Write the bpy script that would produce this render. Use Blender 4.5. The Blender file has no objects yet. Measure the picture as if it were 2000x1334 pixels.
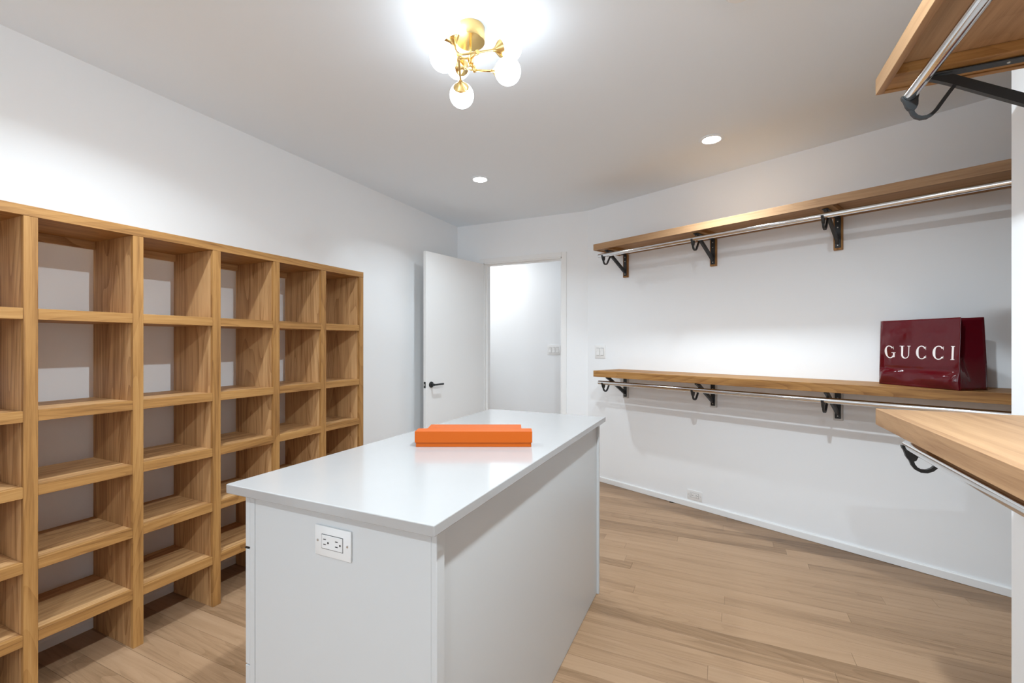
import bpy, bmesh, math, random
from mathutils import Vector, Matrix, Euler

random.seed(7)
S = bpy.context.scene
COL = S.collection

# ------------------------------------------------------------------ camera, world, exposure
cam_d = bpy.data.cameras.new('camera'); cam = bpy.data.objects.new('camera', cam_d); COL.objects.link(cam)
cam.location = (0, 0, 1.27)
cam.rotation_euler = (math.radians(90), 0, math.radians(24.72))
cam_d.sensor_width = 36.0; cam_d.lens = 884.0 / 2000.0 * 36.0
cam_d.shift_y = 4.5 / 2000.0
cam_d.clip_start = 0.03
S.camera = cam

w = bpy.data.worlds.new('world'); S.world = w; w.use_nodes = True
w.node_tree.nodes['Background'].inputs[0].default_value = (0.8, 0.87, 1.0, 1)
w.node_tree.nodes['Background'].inputs[1].default_value = 0.3

S.view_settings.view_transform = 'Standard'
S.view_settings.look = 'None'
S.view_settings.gamma = 1.0
S.view_settings.use_curve_mapping = False
S.view_settings.exposure = 1.76
S.cycles.max_bounces = 16
S.cycles.diffuse_bounces = 10
S.cycles.glossy_bounces = 6
S.cycles.caustics_reflective = False
S.cycles.caustics_refractive = False

GLOBE_E = 2.4      # frosted glass globes of the ceiling lamp
DOWN_W = (2.9, 4.2, 4.5, 14.0, 4.0, 10.0)   # recessed downlights, in the order of the list
HALL_W = 3.0       # hall lamp behind the doorway
DOWNLIGHTS = [(-1.671, 3.045), (-0.05, 3.046), (-1.671, 0.92), (-0.05, 0.92), (-1.671, -1.2), (-0.05, -1.2)]
H = 2.53            # ceiling height

def lamp(name, kind, loc, energy, color, **kw):
    d = bpy.data.lights.new(name, kind); d.energy = energy; d.color = color
    for k, v in kw.items(): setattr(d, k, v)
    o = bpy.data.objects.new(name, d); o.location = loc; COL.objects.link(o)
    return o
WHITE_L = (0.85, 0.97, 1.06)
for i, (x, y) in enumerate(DOWNLIGHTS):
    lamp('downlight_lamp', 'AREA', (x, y, H - 0.016), DOWN_W[i], WHITE_L, shape='DISK', size=0.085, spread=math.radians((134, 126, 140, 168, 150, 170)[i]))
WIN = (-2.3, 0.55, 0.85, 2.25)   # window in the wall behind the viewer: x0, x1, z0, z1
wl = lamp('window_daylight', 'AREA', ((WIN[0] + WIN[1]) / 2, -3.80, (WIN[2] + WIN[3]) / 2), 16.0, (0.79, 0.91, 1.03), shape='RECTANGLE', size=WIN[1] - WIN[0], size_y=WIN[3] - WIN[2])
wl.rotation_euler = (math.radians(90), 0, 0)
lamp('hall_lamp', 'AREA', (-2.75, 4.75, H - 0.03), HALL_W, (1.0, 0.985, 0.97), shape='DISK', size=0.30)

# ------------------------------------------------------------------ materials
def new_mat(name):
    m = bpy.data.materials.new(name); m.use_nodes = True
    nt = m.node_tree
    return m, nt, nt.nodes['Principled BSDF']

def plain(name, col, rough=0.5, metal=0.0, bump=0.0, bump_scale=60.0, coat=0.0, spec=0.5, var=0.0):
    m, nt, b = new_mat(name)
    b.inputs['Base Color'].default_value = (*col, 1)
    b.inputs['Roughness'].default_value = rough
    b.inputs['Metallic'].default_value = metal
    b.inputs['Coat Weight'].default_value = coat
    b.inputs['Specular IOR Level'].default_value = spec
    tc = nt.nodes.new('ShaderNodeTexCoord')
    n = nt.nodes.new('ShaderNodeTexNoise'); n.inputs['Scale'].default_value = bump_scale; n.inputs['Detail'].default_value = 3
    nt.links.new(tc.outputs['Object'], n.inputs['Vector'])
    if bump > 0:
        bp = nt.nodes.new('ShaderNodeBump'); bp.inputs['Strength'].default_value = bump; bp.inputs['Distance'].default_value = 0.001
        nt.links.new(n.outputs['Fac'], bp.inputs['Height']); nt.links.new(bp.outputs['Normal'], b.inputs['Normal'])
    if var > 0:
        mx = nt.nodes.new('ShaderNodeMix'); mx.data_type = 'RGBA'
        mx.inputs['A'].default_value = (*[c * (1 - var) for c in col], 1); mx.inputs['B'].default_value = (*[min(1, c * (1 + var)) for c in col], 1)
        nt.links.new(n.outputs['Fac'], mx.inputs['Factor']); nt.links.new(mx.outputs['Result'], b.inputs['Base Color'])
    return m

def emit(name, col, strength):
    m, nt, b = new_mat(name)
    b.inputs['Base Color'].default_value = (0.9, 0.9, 0.88, 1)
    b.inputs['Roughness'].default_value = 0.25
    b.inputs['Emission Color'].default_value = (*col, 1)
    b.inputs['Emission Strength'].default_value = strength
    return m

def wood(name, axis, light, mid, dark, rough=0.42, ring=0.5, tint=0.12, fine=1.0, streaks=1.05):
    """Oak: grain stretched along the local axis 0/1/2; each object gets its own offset and tone."""
    m, nt, b = new_mat(name)
    L = nt.links
    tc = nt.nodes.new('ShaderNodeTexCoord'); oi = nt.nodes.new('ShaderNodeObjectInfo')
    mul = nt.nodes.new('ShaderNodeMath'); mul.operation = 'MULTIPLY'; mul.inputs[1].default_value = 37.0
    L.new(oi.outputs['Random'], mul.inputs[0])
    add = nt.nodes.new('ShaderNodeVectorMath'); add.operation = 'ADD'
    L.new(tc.outputs['Object'], add.inputs[0]); L.new(mul.outputs[0], add.inputs[1])
    def mapped(al, ac):
        mp = nt.nodes.new('ShaderNodeMapping')
        sc = [ac, ac, ac]; sc[axis] = al
        mp.inputs['Scale'].default_value = sc
        L.new(add.outputs[0], mp.inputs['Vector'])
        return mp.outputs[0]
    def noise(al, ac, detail, rough_):
        n = nt.nodes.new('ShaderNodeTexNoise'); n.inputs['Scale'].default_value = 1.0
        n.inputs['Detail'].default_value = detail; n.inputs['Roughness'].default_value = rough_
        L.new(mapped(al, ac), n.inputs['Vector']); return n.outputs['Fac']
    streak = noise(1.6, 34.0, 5, 0.62)
    pore = noise(9.0, 260.0, 3, 0.6)
    broad = noise(0.9, 6.0, 2, 0.5)
    # growth rings: contours of a smooth stretched field
    field = noise(0.55, 5.5, 1, 0.4)
    fm = nt.nodes.new('ShaderNodeMath'); fm.operation = 'MULTIPLY'; fm.inputs[1].default_value = 26.0
    L.new(field, fm.inputs[0])
    sn = nt.nodes.new('ShaderNodeMath'); sn.operation = 'FRACT'; L.new(fm.outputs[0], sn.inputs[0])
    pw = nt.nodes.new('ShaderNodeMath'); pw.operation = 'POWER'; pw.inputs[1].default_value = 2.2; L.new(sn.outputs[0], pw.inputs[0])
    def madd(a, k, c):
        n = nt.nodes.new('ShaderNodeMath'); n.operation = 'MULTIPLY_ADD'; n.inputs[1].default_value = k
        L.new(a, n.inputs[0])
        if isinstance(c, float): n.inputs[2].default_value = c
        else: L.new(c, n.inputs[2])
        return n.outputs[0]
    f = madd(streak, streaks, 0.255 - streaks * 0.5)
    f = madd(pw.outputs[0], 0.22 * ring, f)
    f = madd(pore, 0.35 * fine, f)
    f = madd(broad, 0.35, f)
    f = madd(oi.outputs['Random'], tint, f)
    ramp = nt.nodes.new('ShaderNodeValToRGB')
    cr = ramp.color_ramp
    cr.elements[0].position = 0.38; cr.elements[0].color = (*light, 1)
    cr.elements[1].position = 1.05; cr.elements[1].color = (*dark, 1)
    e = cr.elements.new(0.68); e.color = (*mid, 1)
    L.new(f, ramp.inputs['Fac'])
    L.new(ramp.outputs['Color'], b.inputs['Base Color'])
    b.inputs['Roughness'].default_value = rough; b.inputs['Specular IOR Level'].default_value = 0.3
    bp = nt.nodes.new('ShaderNodeBump'); bp.inputs['Strength'].default_value = 0.12; bp.inputs['Distance'].default_value = 0.001
    L.new(pore, bp.inputs['Height']); L.new(bp.outputs['Normal'], b.inputs['Normal'])
    return m

PAINT = (0.875, 0.893, 0.906)
M_WALL = plain('wall_paint', PAINT, 0.6, bump=0.05, bump_scale=220, spec=0.3)
M_CEIL = plain('ceiling_paint', (0.835, 0.895, 0.95), 0.8, bump=0.05, bump_scale=220, spec=0.2)
M_TRIM = plain('trim_paint', (0.86, 0.865, 0.86), 0.35, bump=0.02, bump_scale=80)
M_DOOR = plain('door_paint', (0.84, 0.845, 0.84), 0.42, bump=0.02, bump_scale=80)
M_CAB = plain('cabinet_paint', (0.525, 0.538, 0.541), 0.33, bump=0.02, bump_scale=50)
M_QUARTZ = plain('white_quartz', (0.365, 0.359, 0.352), 0.16, bump_scale=7.0, var=0.02, coat=0.2)
M_PLASTIC = plain('white_plastic', (0.83, 0.83, 0.82), 0.3, bump_scale=30)
M_PLASTIC2 = plain('grey_white_plastic', (0.66, 0.665, 0.66), 0.3, bump_scale=30)
M_SLOT = plain('slot_dark', (0.03, 0.03, 0.03), 0.6)
M_SCREW = plain('screw_steel', (0.62, 0.62, 0.60), 0.3, metal=1.0)
M_BLACK = plain('black_steel', (0.018, 0.020, 0.021), 0.42, bump=0.03, bump_scale=150, spec=0.45)
M_CHROME = plain('chrome', (0.78, 0.79, 0.80), 0.09, metal=1.0)
M_BRASS = plain('brushed_brass', (0.80, 0.56, 0.22), 0.24, metal=1.0, bump=0.02, bump_scale=120)
M_GLOBE = emit('frosted_globe', (0.90, 0.98, 1.05), GLOBE_E)
M_LENS = emit('downlight_lens', (1.0, 0.985, 0.96), 14.0)
M_GREYWOOD = plain('painted_backing', (0.55, 0.54, 0.52), 0.5, bump=0.05, bump_scale=40)
M_SUB = plain('subfloor', (0.10, 0.075, 0.055), 0.8)
M_SEAM = plain('seam_dark', (0.02, 0.02, 0.02), 0.7)

M_GLASS = bpy.data.materials.new('clear_glass'); M_GLASS.use_nodes = True
_n = M_GLASS.node_tree.nodes; _n.remove(_n['Principled BSDF'])
_t = _n.new('ShaderNodeBsdfTransparent'); _g = _n.new('ShaderNodeBsdfGlossy'); _g.inputs['Roughness'].default_value = 0.02
_m = _n.new('ShaderNodeMixShader'); _m.inputs[0].default_value = 0.06
M_GLASS.node_tree.links.new(_t.outputs[0], _m.inputs[1]); M_GLASS.node_tree.links.new(_g.outputs[0], _m.inputs[2])
M_GLASS.node_tree.links.new(_m.outputs[0], _n['Material Output'].inputs[0])

OAK = dict(light=(0.47, 0.258, 0.090), mid=(0.375, 0.188, 0.058), dark=(0.18, 0.076, 0.021))
OAK_X, OAK_Y, OAK_Z = (wood('oak_grain_%s' % 'xyz'[i], i, OAK['light'], OAK['mid'], OAK['dark'], 0.52, 0.6, 0.12) for i in range(3))
PLY = dict(light=(0.64, 0.39, 0.185), mid=(0.53, 0.305, 0.135), dark=(0.29, 0.138, 0.05))
PLY_X, PLY_Y, PLY_Z = (wood('oak_ply_%s' % 'xyz'[i], i, PLY['light'], PLY['mid'], PLY['dark'], 0.52, 1.0, 0.14) for i in range(3))
PALE_X = wood('pale_oak_x', 0, (0.44, 0.265, 0.137), (0.365, 0.21, 0.105), (0.23, 0.118, 0.055), 0.55, 0.4, 0.08)
PALE_Y = wood('pale_oak_y', 1, (0.44, 0.265, 0.137), (0.365, 0.21, 0.105), (0.23, 0.118, 0.055), 0.55, 0.4, 0.08)
FLOOR_M = wood('floor_oak', 0, (0.40, 0.258, 0.155), (0.33, 0.204, 0.116), (0.18, 0.103, 0.052), 0.36, 0.42, 0.30, 0.7, 0.62)

# ------------------------------------------------------------------ helpers
def tag(o, label=None, cat=None, group=None, kind=None):
    if label: o['label'] = label
    if cat: o['category'] = cat
    if group: o['group'] = group
    if kind: o['kind'] = kind
    return o

def empty(name, loc=(0, 0, 0), rz=0.0):
    o = bpy.data.objects.new(name, None); COL.objects.link(o)
    o.location = loc; o.rotation_euler = (0, 0, rz); o.empty_display_size = 0.05
    return o

def link(name, bm, m, parent=None, loc=(0, 0, 0), rot=(0, 0, 0), smooth=None):
    me = bpy.data.meshes.new(name)
    bmesh.ops.recalc_face_normals(bm, faces=bm.faces[:])
    bm.to_mesh(me); bm.free()
    if smooth:
        for p in me.polygons: p.use_smooth = True
        if smooth is not True:
            me.set_sharp_from_angle(angle=math.radians(smooth))
    me.materials.append(m)
    o = bpy.data.objects.new(name, me); COL.objects.link(o)
    o.parent = parent; o.location = loc; o.rotation_euler = rot
    return o

def add_box(bm, lo, hi, bevel=0.0, seg=1):
    r = bmesh.ops.create_cube(bm, size=1.0)
    vs = r['verts']
    sz = [hi[i] - lo[i] for i in range(3)]; c = [(hi[i] + lo[i]) / 2 for i in range(3)]
    for v in vs: v.co = Vector((v.co.x * sz[0] + c[0], v.co.y * sz[1] + c[1], v.co.z * sz[2] + c[2]))
    if bevel > 0:
        es = list({e for v in vs for e in v.link_edges})
        bmesh.ops.bevel(bm, geom=es, offset=bevel, segments=seg, affect='EDGES', profile=0.5)

def box(name, lo, hi, m, parent=None, bevel=0.0, seg=1):
    """A box between two corners in the parent's space; its own origin is its centre."""
    c = Vector([(lo[i] + hi[i]) / 2 for i in range(3)])
    bm = bmesh.new()
    add_box(bm, [lo[i] - c[i] for i in range(3)], [hi[i] - c[i] for i in range(3)], bevel, seg)
    return link(name, bm, m, parent, c)

def add_prism(bm, pts, a, b, axis):
    """Extrude a closed 2-D outline along an axis (0: pts are (y,z), 1: (x,z), 2: (x,y))."""
    def P(p, t):
        return Vector((t, p[0], p[1])) if axis == 0 else Vector((p[0], t, p[1])) if axis == 1 else Vector((p[0], p[1], t))
    va = [bm.verts.new(P(p, a)) for p in pts]; vb = [bm.verts.new(P(p, b)) for p in pts]
    n = len(pts)
    bm.faces.new(va); bm.faces.new(vb[::-1])
    for i in range(n): bm.faces.new((va[i], vb[i], vb[(i + 1) % n], va[(i + 1) % n]))

def add_strap(bm, path, thick, x0, x1):
    """A flat bar bent along a path in the y-z plane."""
    n = len(path); ps = [Vector(p) for p in path]
    up, dn = [], []
    for i, p in enumerate(ps):
        d = (ps[min(i + 1, n - 1)] - ps[max(i - 1, 0)]).normalized()
        nn = Vector((-d.y, d.x)) * thick / 2
        up.append(p + nn); dn.append(p - nn)
    rows = []
    for i in range(n):
        rows.append([bm.verts.new((x, q.x, q.y)) for x, q in ((x0, up[i]), (x1, up[i]), (x1, dn[i]), (x0, dn[i]))])
    for i in range(n - 1):
        for k in range(4):
            bm.faces.new((rows[i][k], rows[i][(k + 1) % 4], rows[i + 1][(k + 1) % 4], rows[i + 1][k]))
    bm.faces.new(rows[0]); bm.faces.new(rows[-1][::-1])

def add_tube(bm, path, r, seg=16):
    ps = [Vector(p) for p in path]; n = len(ps); rows = []
    ref = None
    for i, p in enumerate(ps):
        d = (ps[min(i + 1, n - 1)] - ps[max(i - 1, 0)]).normalized()
        if ref is None: ref = d.orthogonal().normalized()
        u = (ref - d * ref.dot(d)).normalized(); ref = u; v = d.cross(u)
        rows.append([bm.verts.new(p + (u * math.cos(2 * math.pi * k / seg) + v * math.sin(2 * math.pi * k / seg)) * r) for k in range(seg)])
    for i in range(n - 1):
        for k in range(seg):
            bm.faces.new((rows[i][k], rows[i][(k + 1) % seg], rows[i + 1][(k + 1) % seg], rows[i + 1][k]))
    bm.faces.new(rows[0][::-1]); bm.faces.new(rows[-1])

def add_lathe(bm, prof, seg=32, mat=None):
    """Revolve (radius, height) points about local z; radius 0 closes the end."""
    rows = []
    for r, z in prof:
        if r < 1e-6: rows.append([bm.verts.new((0, 0, z))])
        else: rows.append([bm.verts.new((r * math.cos(2 * math.pi * k / seg), r * math.sin(2 * math.pi * k / seg), z)) for k in range(seg)])
    for a, b in zip(rows, rows[1:]):
        for k in range(seg):
            k2 = (k + 1) % seg
            if len(a) == 1 and len(b) == 1: continue
            if len(a) == 1: bm.faces.new((a[0], b[k2], b[k]))
            elif len(b) == 1: bm.faces.new((a[k], a[k2], b[0]))
            else: bm.faces.new((a[k], a[k2], b[k2], b[k]))
    if mat is not None:
        bmesh.ops.transform(bm, matrix=mat, verts=[v for row in rows for v in row])

def aim(p, d):
    """Matrix that puts local z along d at point p."""
    q = Vector(d).normalized().to_track_quat('Z', 'Y')
    return Matrix.Translation(Vector(p)) @ q.to_matrix().to_4x4()

def struct(o): o['kind'] = 'structure'; return o

def copy_tree(o, parent=None):
    c = o.copy(); COL.objects.link(c); c.parent = parent
    for ch in o.children: copy_tree(ch, c)
    return c

# ------------------------------------------------------------------ room shell
AX, AY = -1.14, 4.195                       # where the doorway wall meets the angled wall
TH = math.radians(-23.75)
TX, TY = math.cos(TH), math.sin(TH)         # along the angled wall, away from the door
NX, NY = TY, -TX                            # into the room
RZ_ANG = math.atan2(-NX, NY)                # local y = into the room
XL, YB, XN, YN, XE = -2.58, -3.6, 0.842, 1.977, 2.3
def ang(s, off=0.0): return (AX + TX * s + NX * off, AY + TY * s + NY * off)
S_END = (XE - AX) / TX

struct(box('wall_left', (XL - 0.12, YB, 0), (XL, 4.195, H), M_WALL))
bm = bmesh.new()
add_box(bm, (XL - 0.12, YB - 0.12, 0), (WIN[0], YB, H)); add_box(bm, (WIN[1], YB - 0.12, 0), (XE, YB, H))
add_box(bm, (WIN[0], YB - 0.12, 0), (WIN[1], YB, WIN[2])); add_box(bm, (WIN[0], YB - 0.12, WIN[3]), (WIN[1], YB, H))
struct(link('wall_front', bm, M_WALL))
win = struct(empty('window_1', ((WIN[0] + WIN[1]) / 2, YB - 0.06, WIN[2])))
bm = bmesh.new(); hw_, hh_ = (WIN[1] - WIN[0]) / 2, WIN[3] - WIN[2]
for lo, hi in (((-hw_, -0.03, 0), (hw_, 0.03, 0.05)), ((-hw_, -0.03, hh_ - 0.05), (hw_, 0.03, hh_)), ((-hw_, -0.03, 0.05), (-hw_ + 0.05, 0.03, hh_ - 0.05)), ((hw_ - 0.05, -0.03, 0.05), (hw_, 0.03, hh_ - 0.05)), ((-0.03, -0.03, 0.05), (0.03, 0.03, hh_ - 0.05))):
    add_box(bm, lo, hi)
link('window_frame', bm, M_TRIM, win)
for xa, xb in ((-hw_ + 0.05, -0.03), (0.03, hw_ - 0.05)): box('pane', (xa, -0.004, 0.05), (xb, 0.004, hh_ - 0.05), M_GLASS, win)
ox0, ox1, oz = -2.262, -1.392, 2.118        # doorway opening
bm = bmesh.new()
add_box(bm, (XL - 0.12, 4.195, 0), (ox0, 4.315, H)); add_box(bm, (ox1, 4.195, 0), (AX, 4.315, H)); add_box(bm, (ox0, 4.195, oz), (ox1, 4.315, H))
struct(link('wall_back', bm, M_WALL))
bm = bmesh.new()
add_prism(bm, [ang(0), ang(S_END), ang(S_END, -0.12), ang(-0.02, -0.12)], 0, H, 2)
struct(link('wall_right', bm, M_WALL))
struct(box('wall_near', (XN, YB, 0), (XN + 0.13, YN, H), M_WALL, bevel=0.003))
struct(box('wall_end', (XE, YB, 0), (XE + 0.12, ang(S_END)[1] + 0.1, H), M_WALL))
struct(box('ceiling', (XL - 0.12, YB - 0.12, H), (XE + 0.12, 4.315, H + 0.1), M_CEIL))
# hall behind the doorway
struct(box('wall_hall', (-3.7, 5.2, 0), (-0.6, 5.32, H), M_WALL))
struct(box('wall_hall_left', (-3.82, 4.315, 0), (-3.7, 5.32, H), M_WALL))
struct(box('wall_hall_right', (-0.6, 4.315, 0), (-0.48, 5.32, H), M_WALL))
struct(box('wall_hall_near', (-3.7, 4.2, 0), (XL - 0.12, 4.315, H), M_WALL))
struct(box('ceiling_hall', (-3.82, 4.315, H), (-0.48, 5.32, H + 0.1), M_CEIL))

# floor: slab and separate oak planks, laid across the room
floor = struct(box('floor', (-3.82, YB - 0.12, -0.12), (XE + 0.12, 5.32, -0.014), M_SUB))
fc = floor.location.copy()
rows = []; y = -0.53
while y < 1.53: rows.append((y, 0.0985)); y += 0.0985
while y < 5.2: rows.append((y, 0.0815)); y += 0.0815
rng = random.Random(11)
def xmax_at(yy):
    if yy < YN: return XN
    return min(XE, AX + (AY - yy) / math.tan(-TH)) if yy < AY else ox1
plank_meshes = {}
for (y0, pw_) in rows:
    x0 = XL if y0 < 4.2 else -3.7
    x1 = (xmax_at(y0 + 0.0) + 0.02) if y0 < 4.2 else -0.6
    if y0 < YN < y0 + pw_: x1 = XN
    x = x0 - rng.uniform(0.0, 0.9)
    while x < x1:
        ln = rng.choice((0.9, 1.2, 1.5, 1.8)) * (1.0 if y0 < 4.2 else 1.6)
        a, b_ = max(x, x0), min(x + ln, x1)
        if b_ - a > 0.12:
            key = (round(b_ - a, 3), pw_)
            if key not in plank_meshes:
                bm = bmesh.new()
                add_box(bm, (-(b_ - a) / 2 + 0.0004, -pw_ / 2 + 0.0004, -0.012), ((b_ - a) / 2 - 0.0004, pw_ / 2 - 0.0004, 0.0), 0.0003)
                o = link('plank', bm, FLOOR_M, floor)
                plank_meshes[key] = o.data
            else:
                o = bpy.data.objects.new('plank', plank_meshes[key]); COL.objects.link(o); o.parent = floor
            o.location = Vector(((a + b_) / 2, y0 + pw_ / 2, 0.0)) - fc
        elif b_ > a:
            pass
        x += ln

bm = bmesh.new()          # the boards behind the viewer, joined
y = -0.53
while y > YB:
    x = XL - rng.uniform(0, 0.9); y -= 0.0985
    while x < XN:
        ln = rng.choice((0.9, 1.2, 1.5, 1.8)); a, b_ = max(x, XL), min(x + ln, XN)
        if b_ > a: add_box(bm, (a + 0.0003, max(y, YB), -0.012), (b_ - 0.0003, y + 0.0979, 0))
        x += ln
for v in bm.verts: v.co -= fc
o = link('rear_planks', bm, FLOOR_M, floor); o['kind'] = 'stuff'

# baseboards
bm = bmesh.new()
add_prism(bm, [(XL, 0), (XL + 0.034, 0), (XL + 0.034, 0.036), (XL + 0.028, 0.042), (XL + 0.020, 0.046), (XL + 0.020, 0.066), (XL, 0.072)], YB, 4.195, 1)
struct(link('baseboard_left', bm, M_TRIM))
def ang_prism(name, prof, s0, s1, m):
    """profile (off, z) swept along the angled wall"""
    bm = bmesh.new(); A = []; B = []
    for off, z in prof:
        A.append(bm.verts.new((*ang(s0, off), z))); B.append(bm.verts.new((*ang(s1, off), z)))
    n = len(prof); bm.faces.new(A); bm.faces.new(B[::-1])
    for i in range(n): bm.faces.new((A[i], B[i], B[(i + 1) % n], A[(i + 1) % n]))
    return link(name, bm, m)
struct(ang_prism('baseboard_right', [(0, 0.002), (0.013, 0.002), (0.013, 0.041), (0.010, 0.045), (0, 0.046)], 0.0, S_END, M_TRIM))
bm = bmesh.new(); add_box(bm, (XL + 0.034, 4.182, 0), (ox0 - 0.045, 4.195, 0.046), 0.002); add_box(bm, (ox1 + 0.045, 4.182, 0), (AX, 4.195, 0.046), 0.002)
struct(link('baseboard_back', bm, M_TRIM))

# door casing and jamb
bm = bmesh.new()
add_box(bm, (ox0 - 0.042, 4.184, 0), (ox0 + 0.006, 4.195, oz + 0.042), 0.002)
add_box(bm, (ox1 - 0.006, 4.184, 0), (ox1 + 0.042, 4.195, oz + 0.042), 0.002)
add_box(bm, (ox0 + 0.006, 4.184, oz - 0.006), (ox1 - 0.006, 4.195, oz + 0.042), 0.002)
add_box(bm, (ox0, 4.19, 0), (ox0 + 0.016, 4.318, oz)); add_box(bm, (ox1 - 0.016, 4.19, 0), (ox1, 4.318, oz)); add_box(bm, (ox0, 4.19, oz - 0.016), (ox1, 4.318, oz))
add_box(bm, (ox0 + 0.016, 4.235, 0), (ox0 + 0.028, 4.275, oz - 0.016)); add_box(bm, (ox1 - 0.028, 4.235, 0), (ox1 - 0.016, 4.275, oz - 0.016)); add_box(bm, (ox0 + 0.028, 4.235, oz - 0.028), (ox1 - 0.028, 4.275, oz - 0.016))
struct(link('trim_1', bm, M_TRIM))

# the open door: hinged at the left jamb, swung back towards the left wall
DL = 0.832
dv = Vector((-2.395 + 2.251, 3.375 - 4.182)).normalized()      # from hinge to free edge
door = struct(empty('door_1', (-2.249, 4.182, 0.012), math.atan2(dv.y, dv.x)))
# local x runs from the hinge to the free edge; local +y faces the room
box('leaf', (0.0, -0.036, 0.0), (DL, 0.0, 2.092), M_DOOR, door, 0.002)
hz = 0.888
hd = empty('door_handle', (DL - 0.062, 0.0, hz)); hd.parent = door
bm = bmesh.new(); add_lathe(bm, [(0, 0.010), (0.022, 0.010), (0.0265, 0.007), (0.0275, 0.0), (0, 0.0)], 32, aim((0, 0, 0), (0, 1, 0)))
link('rose', bm, M_BLACK, hd, smooth=35)
bm = bmesh.new()
add_tube(bm, [(0, 0.008, 0), (0, 0.045, 0)], 0.0105, 20)
add_tube(bm, [(0.008, 0.047, 0), (-0.02, 0.049, 0), (-0.06, 0.050, 0.001), (-0.108, 0.050, 0.001)], 0.0085, 16)
link('lever', bm, M_BLACK, hd, smooth=40)
box('latch_plate', (DL - 0.0005, -0.030, hz - 0.028), (DL + 0.0012, -0.006, hz + 0.028), M_BLACK, door, 0.0005)
box('latch_bolt', (DL, -0.024, hz - 0.009), (DL + 0.011, -0.012, hz + 0.009), M_SCREW, door, 0.002)
for zz in (0.22, 1.05, 1.86):
    bm = bmesh.new(); add_tube(bm, [(-0.004, 0.004, zz - 0.045), (-0.004, 0.004, zz + 0.045)], 0.006, 12)
    link('hinge', bm, M_TRIM, door, smooth=40)

# ------------------------------------------------------------------ oak cubby shelving on the left wall
XF, XK = -2.22, -2.538
posts = [2.3520, 2.0297, 1.7043, 1.3780, 1.0516, 0.7254, 0.3992, 0.0730, -0.2532]
PT = 0.0375
levels = [(1.357, 1.395), (0.994, 1.032), (0.727, 0.765), (0.4625, 0.5005), (0.2055, 0.2435)]
unit = empty('cubby_shelving', (XF, (posts[0] + posts[-1]) / 2, 0))
tag(unit, 'tall oak cubby shelving with open square bays standing along the left wall', 'shelving unit')
u0 = unit.location.copy()
def ubox(name, lo, hi, m, parent=None, bevel=0.0008):
    off = u0 if parent is None else u0 + parent.location
    return box(name, Vector(lo) - off, Vector(hi) - off, m, parent or unit, bevel)
ubox('top_board', (XK, posts[-1], 1.722), (XF - 0.019, posts[0] + PT, 1.7585), OAK_Y)
ubox('top_board_lip', (XF - 0.019, posts[-1], 1.7218), (XF + 0.0008, posts[0] + PT, 1.7587), OAK_Y)
for yp in posts:
    up = ubox('upright', (XK, yp, 0.0), (XF - 0.019, yp + PT, 1.722), PLY_Z)
    ubox('front_edge', (XF - 0.019, yp - 0.0002, 0.0), (XF, yp + PT + 0.0002, 1.7216), OAK_Z, up)
for i in range(len(posts) - 1):
    ya, yb = posts[i + 1] + PT + 0.0004, posts[i] - 0.0004
    for z0, z1 in levels:
        sh = ubox('shelf', (XK, ya, z0), (XF - 0.020, yb, z1), PLY_Y)
        ubox('front_lip', (XF - 0.020, ya, z0 - 0.0004), (XF - 0.0015, yb, z1 + 0.0012), OAK_Y, sh)
    ubox('back_rail', (XK, ya, 1.688), (XK + 0.019, yb, 1.722), PLY_Y)

# ------------------------------------------------------------------ white island
ix0, ix1, iy0, iy1 = -1.189, -0.560, 0.825, 2.288
isl = empty('island_cabinet', ((ix0 + ix1) / 2, (iy0 + iy1) / 2, 0))
tag(isl, 'white painted island cabinet with a pale quartz worktop in the middle of the floor', 'island')
i0 = isl.location.copy()
def ibox(name, lo, hi, m, bevel=0.0008, seg=1, parent=None):
    off = i0 if parent is None else i0 + parent.location
    return box(name, Vector(lo) - off, Vector(hi) - off, m, parent or isl, bevel, seg)
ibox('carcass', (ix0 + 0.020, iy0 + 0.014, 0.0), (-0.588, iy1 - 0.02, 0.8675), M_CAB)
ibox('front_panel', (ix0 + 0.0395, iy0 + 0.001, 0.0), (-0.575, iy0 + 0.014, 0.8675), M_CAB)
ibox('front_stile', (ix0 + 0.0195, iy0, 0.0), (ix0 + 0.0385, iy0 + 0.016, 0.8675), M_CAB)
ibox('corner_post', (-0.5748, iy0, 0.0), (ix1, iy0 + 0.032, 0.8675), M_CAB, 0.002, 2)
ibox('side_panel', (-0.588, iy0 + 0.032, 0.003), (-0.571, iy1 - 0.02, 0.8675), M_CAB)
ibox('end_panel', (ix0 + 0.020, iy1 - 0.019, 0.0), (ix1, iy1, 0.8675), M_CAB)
zg = 0.7095
for z0, z1 in ((zg + 0.003, 0.862), (0.3905, zg - 0.003), (0.07, 0.3875)):
    for ya, yb in ((iy0 + 0.001, (iy0 + iy1) / 2 - 0.0015), ((iy0 + iy1) / 2 + 0.0015, iy1 - 0.001)):
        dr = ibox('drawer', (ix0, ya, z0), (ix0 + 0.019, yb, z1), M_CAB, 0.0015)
        if z1 < zg and z1 > 0.5:
            ibox('edge_pull', (ix0 - 0.003, ya, z1 + 0.0005), (ix0 + 0.012, ya + 0.12, z1 + 0.0032), M_BLACK, 0.0004, 1, dr)
wt = ibox('worktop', (-1.208, 0.784, 0.868), (-0.5385, 2.328, 0.893), M_QUARTZ, 0.0025, 3)

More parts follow.
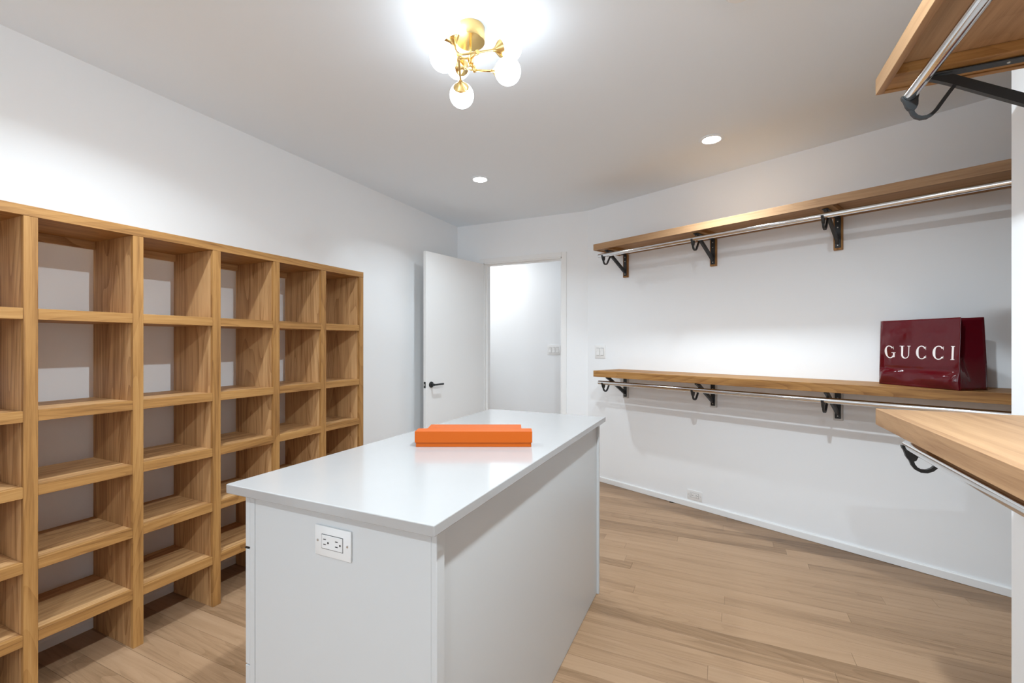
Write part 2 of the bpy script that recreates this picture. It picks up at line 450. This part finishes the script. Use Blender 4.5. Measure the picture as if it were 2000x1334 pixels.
# ------------------------------------------------------------------ wall shelves, rods and brackets
# local frame on a wall: x along the wall, y out into the room, z up
def wall_shelf(frame, x0, x1, depth, zt, blocks, mx, my, lip_at):
    o = empty('wall_shelf', frame[0], frame[1])
    T = 0.050
    box('top_panel', (x0 + 0.001, 0.001, zt - 0.019), (x1 - 0.001, depth - 0.019, zt), mx, o, 0.0006)
    box('front_lip', (x0, depth - 0.019, zt - T), (x1, depth, zt + 0.0003), mx, o, 0.001)
    for xe in lip_at:
        a, b = (x0, x0 + 0.019) if abs(xe - x0) < 1e-6 else (x1 - 0.019, x1)
        box('end_lip', (a, 0.001, zt - T), (b, depth - 0.0192, zt - 0.019), my, o, 0.0008)
    box('wall_cleat', (x0 + 0.02, 0.001, zt - T + 0.002), (x1 - 0.02, 0.020, zt - 0.0195), mx, o, 0.0006)
    for xb in blocks:
        box('blocking', (xb - 0.045, 0.0205, zt - T + 0.003), (xb + 0.045, depth - 0.0195, zt - 0.0195), my, o, 0.0006)
    return o

def rod(frame, x0, x1, yo, z):
    o = empty('closet_rod', frame[0], frame[1])
    bm = bmesh.new()
    r, ri, seg = 0.0162, 0.0148, 28
    ring = []
    for x, rr in ((x0, ri), (x0, r), (x1, r), (x1, ri)):
        ring.append([bm.verts.new((x, yo + rr * math.cos(2 * math.pi * k / seg), z + rr * math.sin(2 * math.pi * k / seg))) for k in range(seg)])
    for a in range(3):
        for k in range(seg): bm.faces.new((ring[a][k], ring[a][(k + 1) % seg], ring[a + 1][(k + 1) % seg], ring[a + 1][k]))
    xi = [[bm.verts.new((x, yo + ri * math.cos(2 * math.pi * k / seg), z + ri * math.sin(2 * math.pi * k / seg))) for k in range(seg)] for x in (x0, x1)]
    for k in range(seg): bm.faces.new((xi[0][k], xi[0][(k + 1) % seg], xi[1][(k + 1) % seg], xi[1][k]))
    link('tube', bm, M_CHROME, o, smooth=40)
    bm = bmesh.new(); add_tube(bm, [(x1 - 0.004, yo, z), (x1 - 0.0005, yo, z)], ri, 24)
    link('end_plug', bm, M_PLASTIC, o, smooth=40)
    return o

ROD_Y = 0.334
def bracket(frame, x, zb, backing):
    """Closet bracket under a shelf whose underside is at zb; returns its Empty on the wall."""
    c = Vector(frame[0]) + Matrix.Rotation(frame[1], 3, 'Z') @ Vector((x, 0, 0))
    o = empty('shelf_bracket', (c.x, c.y, zb), frame[1])
    hw = 0.0155
    box('backing_strip', (-0.024, 0.0005, -0.200), (0.024, 0.0205, -0.0005), backing, o, 0.0015)
    bm = bmesh.new(); add_box(bm, (-hw, 0.0207, -0.188), (hw, 0.0252, -0.002), 0.0012)
    link('wall_plate', bm, M_BLACK, o)
    bm = bmesh.new(); add_box(bm, (-hw, 0.0255, -0.0045), (hw, 0.300, -0.0005), 0.001)
    link('arm', bm, M_BLACK, o)
    bm = bmesh.new()
    p, q = Vector((0.0255, -0.150)), Vector((0.245, -0.021))
    d = (q - p).normalized(); nn = Vector((-d.y, d.x)) * 0.0135
    ol = [p + nn, q + nn * 0.9, Vector((0.292, -0.006)), Vector((0.292, -0.012)), q - nn, p - nn + Vector((0, -0.004))]
    add_prism(bm, [(max(v.x, 0.0255), v.y) for v in ol], -0.0075, 0.0075, 0)
    link('brace', bm, M_BLACK, o)
    # hook: from the brace down, round, and up to a saddle under the rod
    zr = -0.048
    path = [(0.232, -0.038), (0.247, -0.060), (0.262, -0.083), (0.274, -0.102), (0.284, -0.113), (0.296, -0.119), (0.309, -0.119), (0.320, -0.113), (0.327, -0.103), (0.3315, -0.090)]
    bm = bmesh.new(); add_strap(bm, path, 0.0095, -0.0055, 0.0055)
    link('hook', bm, M_BLACK, o)
    arc = [(ROD_Y + 0.0195 * math.cos(a), zr + 0.0195 * math.sin(a)) for a in [math.radians(k) for k in range(172, 369, 14)]]
    base = [(ROD_Y + 0.020, zr - 0.004), (ROD_Y + 0.005, -0.094), (ROD_Y - 0.010, -0.094), (ROD_Y - 0.020, zr - 0.004)]
    bm = bmesh.new()
    inner = [(ROD_Y + 0.0166 * math.cos(a), zr + 0.0166 * math.sin(a)) for a in [math.radians(k) for k in range(180, 361, 12)]]
    outline = inner + [(ROD_Y + 0.0215, zr), (ROD_Y + 0.0195, zr - 0.012), (ROD_Y + 0.006, -0.094), (ROD_Y - 0.011, -0.094), (ROD_Y - 0.0195, zr - 0.012), (ROD_Y - 0.0215, zr)]
    n = len(inner)
    m_ = 0.0065
    # build as quads between the cradle and an outer wall so the concave shape stays clean
    outer = []
    for i, (yy, z) in enumerate(inner):
        a = math.radians(180 + 180 * i / (n - 1))
        ro = 0.0205 + 0.026 * max(0.0, math.cos(a - math.radians(262))) ** 7
        outer.append((ROD_Y + ro * math.cos(a), zr + ro * math.sin(a)))
    vs = []
    for x_ in (-m_, m_):
        vs.append(([bm.verts.new((x_, *p_)) for p_ in inner], [bm.verts.new((x_, *p_)) for p_ in outer]))
    (ia, oa), (ib, ob) = vs
    for i in range(n - 1):
        bm.faces.new((ia[i], ia[i + 1], oa[i + 1], oa[i])); bm.faces.new((ib[i], ob[i], ob[i + 1], ib[i + 1]))
        bm.faces.new((ia[i], ib[i], ib[i + 1], ia[i + 1])); bm.faces.new((oa[i], oa[i + 1], ob[i + 1], ob[i]))
    bm.faces.new((ia[0], oa[0], ob[0], ib[0])); bm.faces.new((ia[-1], ib[-1], ob[-1], oa[-1]))
    link('saddle', bm, M_BLACK, o, smooth=40)
    for yy, zz, d_ in ((0.0252, -0.025, (0, 1, 0)), (0.0252, -0.062, (0, 1, 0)), (0.0252, -0.172, (0, 1, 0)), (0.120, -0.0045, (0, 0, -1)), (0.288, -0.0045, (0, 0, -1))):
        bm = bmesh.new(); add_lathe(bm, [(0, 0.0022), (0.0026, 0.0020), (0.0042, 0.0004), (0.0042, -0.001), (0, -0.001)], 14, aim((0, yy, zz), d_))
        link('screw', bm, M_SCREW, o, smooth=40)
    return o

FA = (Vector((AX, AY, 0)), RZ_ANG)            # angled wall: local x = -s
FN = (Vector((XN, 0, 0)), math.radians(90))   # near wall: local x = world y
BS = [0.43, 1.20, 1.975, 2.78]
SE = 3.05
up_s = wall_shelf(FA, -SE, -0.35, 0.362, 2.100, [-s for s in BS], PALE_X, OAK_Y, [-0.35])
tag(up_s, 'upper oak shelf running along the angled wall above the maroon bag', 'shelf')
lo_s = wall_shelf(FA, -SE, -0.35, 0.362, 1.046, [-s for s in BS], OAK_X, OAK_Y, [-0.35])
tag(lo_s, 'lower oak shelf on the angled wall carrying the maroon shopping bag', 'shelf')
nu_s = wall_shelf(FN, -0.9, 1.77, 0.399, 2.100, [1.705, 0.93], PALE_X, OAK_Y, [1.77])
tag(nu_s, 'oak shelf seen from below, highest of all, on the near wall', 'shelf')
nl_s = wall_shelf(FN, -0.9, 1.77, 0.399, 1.067, [1.705, 0.93], PALE_X, PALE_Y, [1.77])
tag(nl_s, 'pale oak shelf seen from above on the near wall, below the maroon bag', 'shelf')

tag(rod(FA, -SE + 0.05, -0.386, ROD_Y, 2.002), 'chrome clothes rod under the upper shelf of the angled wall', 'rod', 'chrome clothes rods')
tag(rod(FA, -SE + 0.05, -0.386, ROD_Y, 0.948), 'chrome clothes rod under the shelf that carries the maroon bag', 'rod', 'chrome clothes rods')
tag(rod(FN, -0.8, 1.713, ROD_Y, 2.002), 'thick chrome rod crossing below the highest near shelf', 'rod', 'chrome clothes rods')
tag(rod(FN, -0.8, 1.713, ROD_Y, 0.969), 'chrome rod under the pale near shelf that is seen from above', 'rod', 'chrome clothes rods')

G_B = 'black closet rod brackets'
names = ['nearest the doorway', 'middle of three', 'third from the doorway', 'beyond the near wall corner']
for k, s in enumerate(BS):
    b = bracket(FA, -s, 2.050, OAK_Z); tag(b, 'black bracket on oak strip, upper angled shelf, ' + names[k], 'bracket', G_B)
for k, s in enumerate(BS):
    b = bracket(FA, -s, 0.996, M_GREYWOOD); tag(b, 'black bracket on grey strip, shelf with maroon bag, ' + names[k], 'bracket', G_B)
tag(bracket(FN, 1.705, 2.050, OAK_Z), 'large black bracket at the tip of the highest near shelf, holding the rod end', 'bracket', G_B)
tag(bracket(FN, 0.93, 2.050, OAK_Z), 'black bracket further along the highest near shelf, away from its tip', 'bracket', G_B)
tag(bracket(FN, 1.705, 1.017, M_GREYWOOD), 'black bracket whose hook shows below the tip of the pale near shelf', 'bracket', G_B)
tag(bracket(FN, 0.93, 1.017, M_GREYWOOD), 'black bracket further along the pale near shelf, away from its tip', 'bracket', G_B)

# ------------------------------------------------------------------ ceiling lamp with six globes
def camray(u, dep, z):
    a = math.radians(24.72)
    return Vector((math.cos(a) * u - math.sin(a) * dep, math.sin(a) * u + math.cos(a) * dep, z))
CL = camray(-0.166, 1.807, H)
lampo = empty('ceiling_lamp', CL)
tag(lampo, 'brass semi-flush ceiling lamp with six glowing white glass globes', 'ceiling lamp')
def L(p): return p - CL
bm = bmesh.new(); add_lathe(bm, [(0, 0), (0.0565, 0), (0.0575, -0.002), (0.0575, -0.054), (0.0565, -0.0565), (0, -0.0565)], 56)
link('canopy', bm, M_BRASS, lampo, smooth=35)
bm = bmesh.new(); add_lathe(bm, [(0, 0.004), (0.003, 0.003), (0.0042, 0), (0, 0)], 16, aim((-0.0262, -0.0512, -0.016), (-0.0262, -0.0512, 0)))
link('set_screw', bm, M_BRASS, lampo, smooth=40)
bm = bmesh.new(); add_tube(bm, [(0, 0, -0.056), (0, 0, -0.104)], 0.0052, 20)
link('stem', bm, M_BRASS, lampo, smooth=40)
hub_z = -0.123
bm = bmesh.new(); add_lathe(bm, [(0, hub_z + 0.022), (0.0105, hub_z + 0.022), (0.012, hub_z + 0.020), (0.012, hub_z - 0.018), (0.0105, hub_z - 0.020), (0, hub_z - 0.020)], 32)
link('hub', bm, M_BRASS, lampo, smooth=35)
bm = bmesh.new(); add_lathe(bm, [(0.006, hub_z - 0.020), (0.006, hub_z - 0.030), (0.003, hub_z - 0.033), (0, hub_z - 0.033)], 20)
link('finial', bm, M_BRASS, lampo, smooth=40)
gp = {1: L(camray(-0.2445, 1.715, 2.470)), 2: L(camray(-0.2535, 1.675, 2.330)), 3: L(camray(-0.2290, 1.930, 2.452)),
      4: L(camray(-0.2115, 1.905, 2.315)), 5: L(camray(-0.0160, 1.760, 2.329)), 6: L(camray(-0.0110, 1.775, 2.432))}
GR = 0.0505
# bars: each carries a high and a low globe; the elbow is where the bar hangs on the hub
elbow = {(2, 6): None, (1, 4): L(camray(-0.2060, 1.748, 2.376)), (3, 5): L(camray(-0.152, 1.818, 2.368))}
hubc = Vector((0, 0, hub_z))
for (a, b_), e in elbow.items():
    if (a, b_) == (2, 6):
        pa = gp[b_] - (gp[b_] - gp[a]).normalized() * 0.05; pb = gp[a] + (gp[b_] - gp[a]).normalized() * 0.05
        pts = [pb, (pa + pb) / 2, pa]; e = (pa + pb) / 2
        dirs = {a: (gp[a] - gp[b_]).normalized(), b_: (gp[b_] - gp[a]).normalized()}
    else:
        dirs = {a: (gp[a] - e).normalized(), b_: (gp[b_] - e).normalized()}
        ea, eb = gp[a] - dirs[a] * 0.05, gp[b_] - dirs[b_] * 0.05
        k1, k2 = e + dirs[a] * 0.022, e + dirs[b_] * 0.022
        pts = [ea, k1] + [k1 * (1 - t) ** 2 + e * 2 * t * (1 - t) + k2 * t * t for t in (0.2, 0.4, 0.6, 0.8)] + [k2, eb]
        e = k1 * 0.25 + e * 0.5 + k2 * 0.25
    bm = bmesh.new(); add_tube(bm, pts, 0.0042, 16)
    link('bar', bm, M_BRASS, lampo, smooth=40)
    bm = bmesh.new(); d = (hubc - e); add_tube(bm, [e, e + d * 0.97], 0.0046, 16)
    link('hub_arm', bm, M_BRASS, lampo, smooth=40)
    bm = bmesh.new(); add_lathe(bm, [(0, -0.011), (0.0075, -0.011), (0.0085, -0.009), (0.0085, 0.009), (0.0075, 0.011), (0, 0.011)], 24, aim(e + d.normalized() * 0.004, d))
    link('joint', bm, M_BRASS, lampo, smooth=35)
    for g in (a, b_):
        bm = bmesh.new()
        # trumpet cup that seats the globe, opening along the bar
        prof = [(0.0046, -0.074), (0.0062, -0.070), (0.0075, -0.066), (0.012, -0.060), (0.019, -0.053), (0.0265, -0.046), (0.0315, -0.0405), (0.0322, -0.0392), (0.0306, -0.0395), (0.024, -0.0445), (0.0, -0.0490)]
        add_lathe(bm, prof, 40, aim(gp[g], dirs[g]))
        link('cup', bm, M_BRASS, lampo, smooth=35)
        bm = bmesh.new(); bmesh.ops.create_uvsphere(bm, u_segments=40, v_segments=24, radius=GR)
        link('globe', bm, M_GLOBE, lampo, gp[g], smooth=True)

# ------------------------------------------------------------------ recessed downlights and smoke detector
dl_lab = ['small round recessed ceiling light nearest the doorway', 'round recessed ceiling light above the angled wall shelves',
          'recessed ceiling light behind the lamp on the shelving side, out of view', 'recessed ceiling light straight above the camera, out of view',
          'recessed ceiling light at the rear of the room on the shelving side', 'recessed ceiling light at the rear of the room by the near wall']
for k, (x, y) in enumerate(DOWNLIGHTS):
    o = empty('recessed_light', (x, y, H)); tag(o, dl_lab[k], 'ceiling light', 'recessed ceiling lights')
    bm = bmesh.new(); add_lathe(bm, [(0.050, 0), (0.072, 0), (0.073, -0.002), (0.068, -0.005), (0.054, -0.006), (0.050, -0.003), (0.050, 0)], 40)
    link('trim_ring', bm, M_CEIL, o, smooth=35)
    bm = bmesh.new(); add_lathe(bm, [(0, -0.0025), (0.0505, -0.0025), (0.0505, -0.0005), (0, -0.0005)], 40)
    link('lens', bm, M_LENS, o, smooth=35)
o = empty('smoke_detector', (0.064, 1.780, H)); tag(o, 'white round smoke detector on the ceiling at the top edge of the view', 'smoke detector')
bm = bmesh.new(); add_lathe(bm, [(0, 0), (0.058, 0), (0.058, -0.008), (0.055, -0.010), (0, -0.010)], 40); link('mounting_base', bm, M_PLASTIC, o, smooth=35)
bm = bmesh.new(); add_lathe(bm, [(0, -0.010), (0.052, -0.010), (0.050, -0.026), (0.042, -0.033), (0, -0.035)], 40); link('cover', bm, M_PLASTIC, o, smooth=35)

# ------------------------------------------------------------------ switches and outlets
def plate(o, wd, ht, t=0.006, mat=None):
    bm = bmesh.new(); add_box(bm, (-wd / 2, 0, -ht / 2), (wd / 2, t, ht / 2), 0.0025, 2)
    return link('cover_plate', bm, mat or M_PLASTIC, o, smooth=30)

def switch(loc, rz, gangs, label):
    o = empty('light_switch', loc, rz); tag(o, label, 'light switch')
    wd = 0.070 + 0.046 * (gangs - 1)
    plate(o, wd, 0.120)
    for g in range(gangs):
        x = (g - (gangs - 1) / 2) * 0.046
        rb = box('rocker_frame', (x - 0.0175, 0.0055, -0.0345), (x + 0.0175, 0.0064, 0.0345), M_SEAM, o)
        bm = bmesh.new()
        add_prism(bm, [(0.006, -0.0325), (0.0105, -0.0325), (0.0075, 0.0), (0.0095, 0.0325), (0.006, 0.0325)], x - 0.0162, x + 0.0162, 0)
        link('rocker', bm, M_PLASTIC, o)
    return o

def outlet(loc, rz, label, wd=0.118, ht=0.074, mat=None):
    """a duplex receptacle mounted on its side"""
    o = empty('power_outlet', loc, rz); tag(o, label, 'outlet')
    plate(o, wd, ht, mat=mat)
    box('receptacle_gap', (-0.0350, 0.0055, -0.0180), (0.0350, 0.0063, 0.0180), M_SEAM, o)
    rc = box('receptacle', (-0.0338, 0.005, -0.0168), (0.0338, 0.0078, 0.0168), mat or M_PLASTIC, o, 0.001)
    for sx in (1, -1):
        for zz in (-0.0062, 0.0062):
            c = Vector((sx * 0.0195 + 0.004, 0.0079, zz)) - rc.location
            box('slot', c - Vector((0.0042, 0.0004, 0.0011)), c + Vector((0.0042, 0.0003, 0.0011)), M_SLOT, rc)
        bm = bmesh.new(); add_lathe(bm, [(0, 0.0004), (0.0026, 0.0004), (0.0026, -0.0004), (0, -0.0004)], 14, aim(Vector((sx * 0.0195 - 0.0075, 0.0078, -0.001)) - rc.location, (0, 1, 0)))
        link('ground_hole', bm, M_SLOT, rc)
        bm = bmesh.new(); add_lathe(bm, [(0, 0.0012), (0.0026, 0.001), (0.0032, 0), (0, 0)], 14, aim((sx * 0.0485, 0.006, 0), (0, 1, 0)))
        link('plate_screw', bm, M_SCREW, o)
    return o

switch((*ang(0.146), 1.197), RZ_ANG, 2, 'white double rocker switch on the angled wall above the end of the lower shelf')
switch((-1.835, 5.2, 1.195), math.pi, 3, 'white triple rocker switch on the hall wall seen through the doorway')
outlet((*ang(1.049), 0.097), RZ_ANG, 'white outlet low on the angled wall just above the baseboard')
outlet((-0.8605, iy0 + 0.001, 0.783), math.pi, 'white outlet on the end of the island below the worktop', mat=M_PLASTIC2)

# ------------------------------------------------------------------ orange boxes on the worktop
M_ORANGE = plain('orange_card', (0.44, 0.080, 0.001), 0.5, bump=0.04, bump_scale=260, spec=0.25)
WZ = 0.893
YAW = math.radians(24.72)
def giftbox(u0_, u1_, d0, d1, h, lid_h, label):
    c = camray((u0_ + u1_) / 2, (d0 + d1) / 2, WZ)
    o = empty('gift_box', c, YAW); tag(o, label, 'box', 'orange card boxes')
    hw, hd = (u1_ - u0_) / 2, (d1 - d0) / 2
    g = 0.0032
    bm = bmesh.new(); add_box(bm, (-hw + g, -hd + g, 0), (hw - g, hd - g, h - 0.003), 0.001)
    link('box_base', bm, M_ORANGE, o)
    bm = bmesh.new()
    # lid: a shallow tray turned upside down, with wall thickness
    t = 0.0014
    add_box(bm, (-hw, -hd, h - 0.002), (hw, hd, h), 0.0007)
    add_box(bm, (-hw, -hd, h - lid_h), (hw, -hd + t, h - 0.0016), 0.0004); add_box(bm, (-hw, hd - t, h - lid_h), (hw, hd, h - 0.0016), 0.0004)
    add_box(bm, (-hw, -hd + t, h - lid_h), (-hw + t, hd - t, h - 0.0016), 0.0004); add_box(bm, (hw - t, -hd + t, h - lid_h), (hw, hd - t, h - 0.0016), 0.0004)
    link('box_lid', bm, M_ORANGE, o)
    return o
k = 1.650 / 884
giftbox((810.0 - 1000) * k, (1039.5 - 1000) * k, 1.650, 1.711, 0.0575, 0.041, 'long orange lidded card box lying in front on the worktop')
k = 1.713 / 884
giftbox((834.5 - 1000) * k, (1018.5 - 1000) * k, 1.7125, 1.795, 0.0572, 0.041, 'shorter orange card box lying directly behind the long orange box')

# ------------------------------------------------------------------ maroon paper shopping bag
m, nt, b = new_mat('glossy_maroon_paper')
b.inputs['Base Color'].default_value = (0.090, 0.003, 0.007, 1)
b.inputs['Roughness'].default_value = 0.10
b.inputs['Coat Weight'].default_value = 0.4; b.inputs['Coat Roughness'].default_value = 0.05; b.inputs['Specular IOR Level'].default_value = 0.25
tc = nt.nodes.new('ShaderNodeTexCoord')
n1 = nt.nodes.new('ShaderNodeTexNoise'); n1.inputs['Scale'].default_value = 10.0; n1.inputs['Detail'].default_value = 2.0
nt.links.new(tc.outputs['Object'], n1.inputs['Vector'])
bp = nt.nodes.new('ShaderNodeBump'); bp.inputs['Strength'].default_value = 0.75; bp.inputs['Distance'].default_value = 0.012
nt.links.new(n1.outputs['Fac'], bp.inputs['Height']); nt.links.new(bp.outputs['Normal'], b.inputs['Normal']); nt.links.new(bp.outputs['Normal'], b.inputs['Coat Normal'])
M_BAG = m
M_INK = plain('white_print', (0.86, 0.80, 0.78), 0.4)

BW, BH = 0.396, 0.350
Lp, Fp = Vector((0.810, 3.170)), Vector((1.031, 2.842))
ud = (Fp - Lp).normalized()
bag = empty('shopping_bag', (Lp.x, Lp.y, 1.0465), math.atan2(ud.y, ud.x))     # local x along the front, local y to the back
tag(bag, 'glossy maroon paper shopping bag with white capital letters standing on the lower shelf', 'bag')
def dent(x, z):
    """front panel relief: fold above the base, slack paper, pressed corners"""
    s = x / BW
    y = 0.0035 * math.exp(-((z - 0.090) / 0.010) ** 2)
    y += 0.007 * math.sin(9.0 * x + 5 * z) * math.sin(11 * z + 1.0) * (0.3 + 0.7 * (1 - s))
    y += 0.006 * math.sin(31 * x - 17 * z) * math.sin(23 * z + 2.1) * (1 - s) ** 1.5
    y -= 0.003 * math.exp(-(((x - 0.365) / 0.020) ** 2 + ((z - 0.045) / 0.035) ** 2))
    if z < 0.09: y -= 0.013 * math.sin(math.pi * z / 0.09) * (0.7 + 0.4 * math.sin(23 * x + 0.6))
    return y
def top_in(z): return 0.010 * (z / BH) ** 1.3       # the mouth closes a little
def front_y(x, z):
    edge = min(1.0, x / 0.02, (BW - x) / 0.02, z / 0.01) if 0 < x < BW and z > 0 else 0.0
    return top_in(z) + dent(x, z) * max(0.0, edge)
def panel(name, fn, nx, nz, parent, both=0.0007):
    bm = bmesh.new()
    g = [[bm.verts.new(fn(i / nx, j / nz)) for i in range(nx + 1)] for j in range(nz + 1)]
    for j in range(nz):
        for i in range(nx): bm.faces.new((g[j][i], g[j][i + 1], g[j + 1][i + 1], g[j + 1][i]))
    o = link(name, bm, M_BAG, parent, smooth=55)
    sm = o.modifiers.new('thickness', 'SOLIDIFY'); sm.thickness = both; sm.offset = -1
    return o
BD = 0.163
fp = panel('front_panel', lambda s, t: (s * BW, front_y(s * BW, t * BH), t * BH), 60, 48, bag)
panel('back_panel', lambda s, t: (s * BW, BD - 1.9 * top_in(t * BH) + 0.002 * math.sin(7 * s + 4 * t), t * (BH + 0.002)), 12, 10, bag)
def gus(side):
    def fn(s, t):
        z = t * BH
        y0 = front_y(BW if side else 0, z); y1 = BD - 1.9 * top_in(z)
        crease = 1 - abs(2 * s - 1) if True else 0
        depth = 0.055 * min(1.0, max(0.0, (z - 0.02) / 0.16)) * (crease if s > 0 else 0)
        if z < 0.13: depth *= 1.0
        x = BW - depth if side else depth
        return (x, y0 + (y1 - y0) * s, z)
    return fn
panel('gusset', gus(1), 16, 24, bag); panel('gusset', gus(0), 16, 24, bag)
panel('bottom_panel', lambda s, t: (s * BW, t * BD, 0.0008), 2, 2, bag)

# lettering: G U C C I, built as flat roman capitals that follow the panel
bm = bmesh.new()
CAP, BASE = 0.0665, 0.146
def put(quad, x0, wid):
    """quads in a unit box (0..1, 0..1) subdivided a little so they hug the paper"""
    P = [Vector(q) for q in quad]
    N = 3
    g = []
    for j in range(N + 1):
        row = []
        for i in range(N + 1):
            s, t = i / N, j / N
            p = (P[0] * (1 - s) + P[1] * s) * (1 - t) + (P[3] * (1 - s) + P[2] * s) * t
            x, z = x0 + p.x * wid, BASE + p.y * CAP
            row.append(bm.verts.new((x, front_y(x, z) - 0.0013, z)))
        g.append(row)
    for j in range(N):
        for i in range(N): bm.faces.new((g[j][i], g[j][i + 1], g[j + 1][i + 1], g[j + 1][i]))
def ring_arc(x0, wid, a0, a1, steps=26, thick=0.235, thin=0.060):
    prev = None
    for k in range(steps + 1):
        a = math.radians(a0 + (a1 - a0) * k / steps)
        o_ = (0.5 + 0.5 * math.cos(a), 0.5 + 0.52 * math.sin(a))
        th = thin + (thick - thin) * abs(math.cos(a)) ** 1.4
        i_ = (0.5 + (0.5 - th) * math.cos(a), 0.5 + (0.52 - thin - 0.25 * (th - thin)) * math.sin(a))
        if prev: put((prev[0], o_, i_, prev[1]), x0, wid)
        prev = (o_, i_)
def serif_rect(x0, wid, a, b_, c, d): put(((a, c), (b_, c), (b_, d), (a, d)), x0, wid)
LX = [0.0708 * BW, 0.2875 * BW, 0.493 * BW, 0.696 * BW, 0.9026 * BW]
LWID = [0.0572, 0.052, 0.0535, 0.0540, 0.0165]
# G
ring_arc(LX[0], LWID[0] * 0.98, 42, 318)
serif_rect(LX[0], LWID[0], 0.80, 0.955, 0.07, 0.42); serif_rect(LX[0], LWID[0], 0.66, 1.06, 0.42, 0.465)
put(((0.855, 0.82), (0.905, 0.99), (0.905, 0.70), (0.885, 0.70)), LX[0], LWID[0])
# U
serif_rect(LX[1], LWID[1], 0.10, 0.295, 0.33, 1.0); serif_rect(LX[1], LWID[1], 0.82, 0.895, 0.33, 1.0)
serif_rect(LX[1], LWID[1], -0.04, 0.41, 0.965, 1.0); serif_rect(LX[1], LWID[1], 0.70, 1.02, 0.965, 1.0)
prev = None
for kk in range(21):
    a = math.radians(180 + 180 * kk / 20)
    o_ = (0.495 + 0.395 * math.cos(a), 0.33 + 0.345 * math.sin(a))
    xi_ = 0.5575 + 0.2625 * math.cos(a); i_ = (xi_, 0.33 + 0.275 * math.sin(a))
    if prev: put((prev[0], o_, i_, prev[1]), LX[1], LWID[1])
    prev = (o_, i_)
# C C
for q in (2, 3):
    ring_arc(LX[q], LWID[q] * 1.02, 42, 318)
    put(((0.86, 0.83), (0.915, 1.0), (0.915, 0.70), (0.895, 0.70)), LX[q], LWID[q])
    put(((0.86, 0.17), (0.895, 0.28), (0.915, 0.28), (0.915, 0.05)), LX[q], LWID[q])
# I
serif_rect(LX[4], LWID[4], 0.24, 0.78, 0.0, 1.0); serif_rect(LX[4], LWID[4], -0.02, 1.02, 0.965, 1.0); serif_rect(LX[4], LWID[4], -0.02, 1.02, 0.0, 0.035)
lt = link('lettering', bm, M_INK, fp); lt['kind'] = 'stuff'
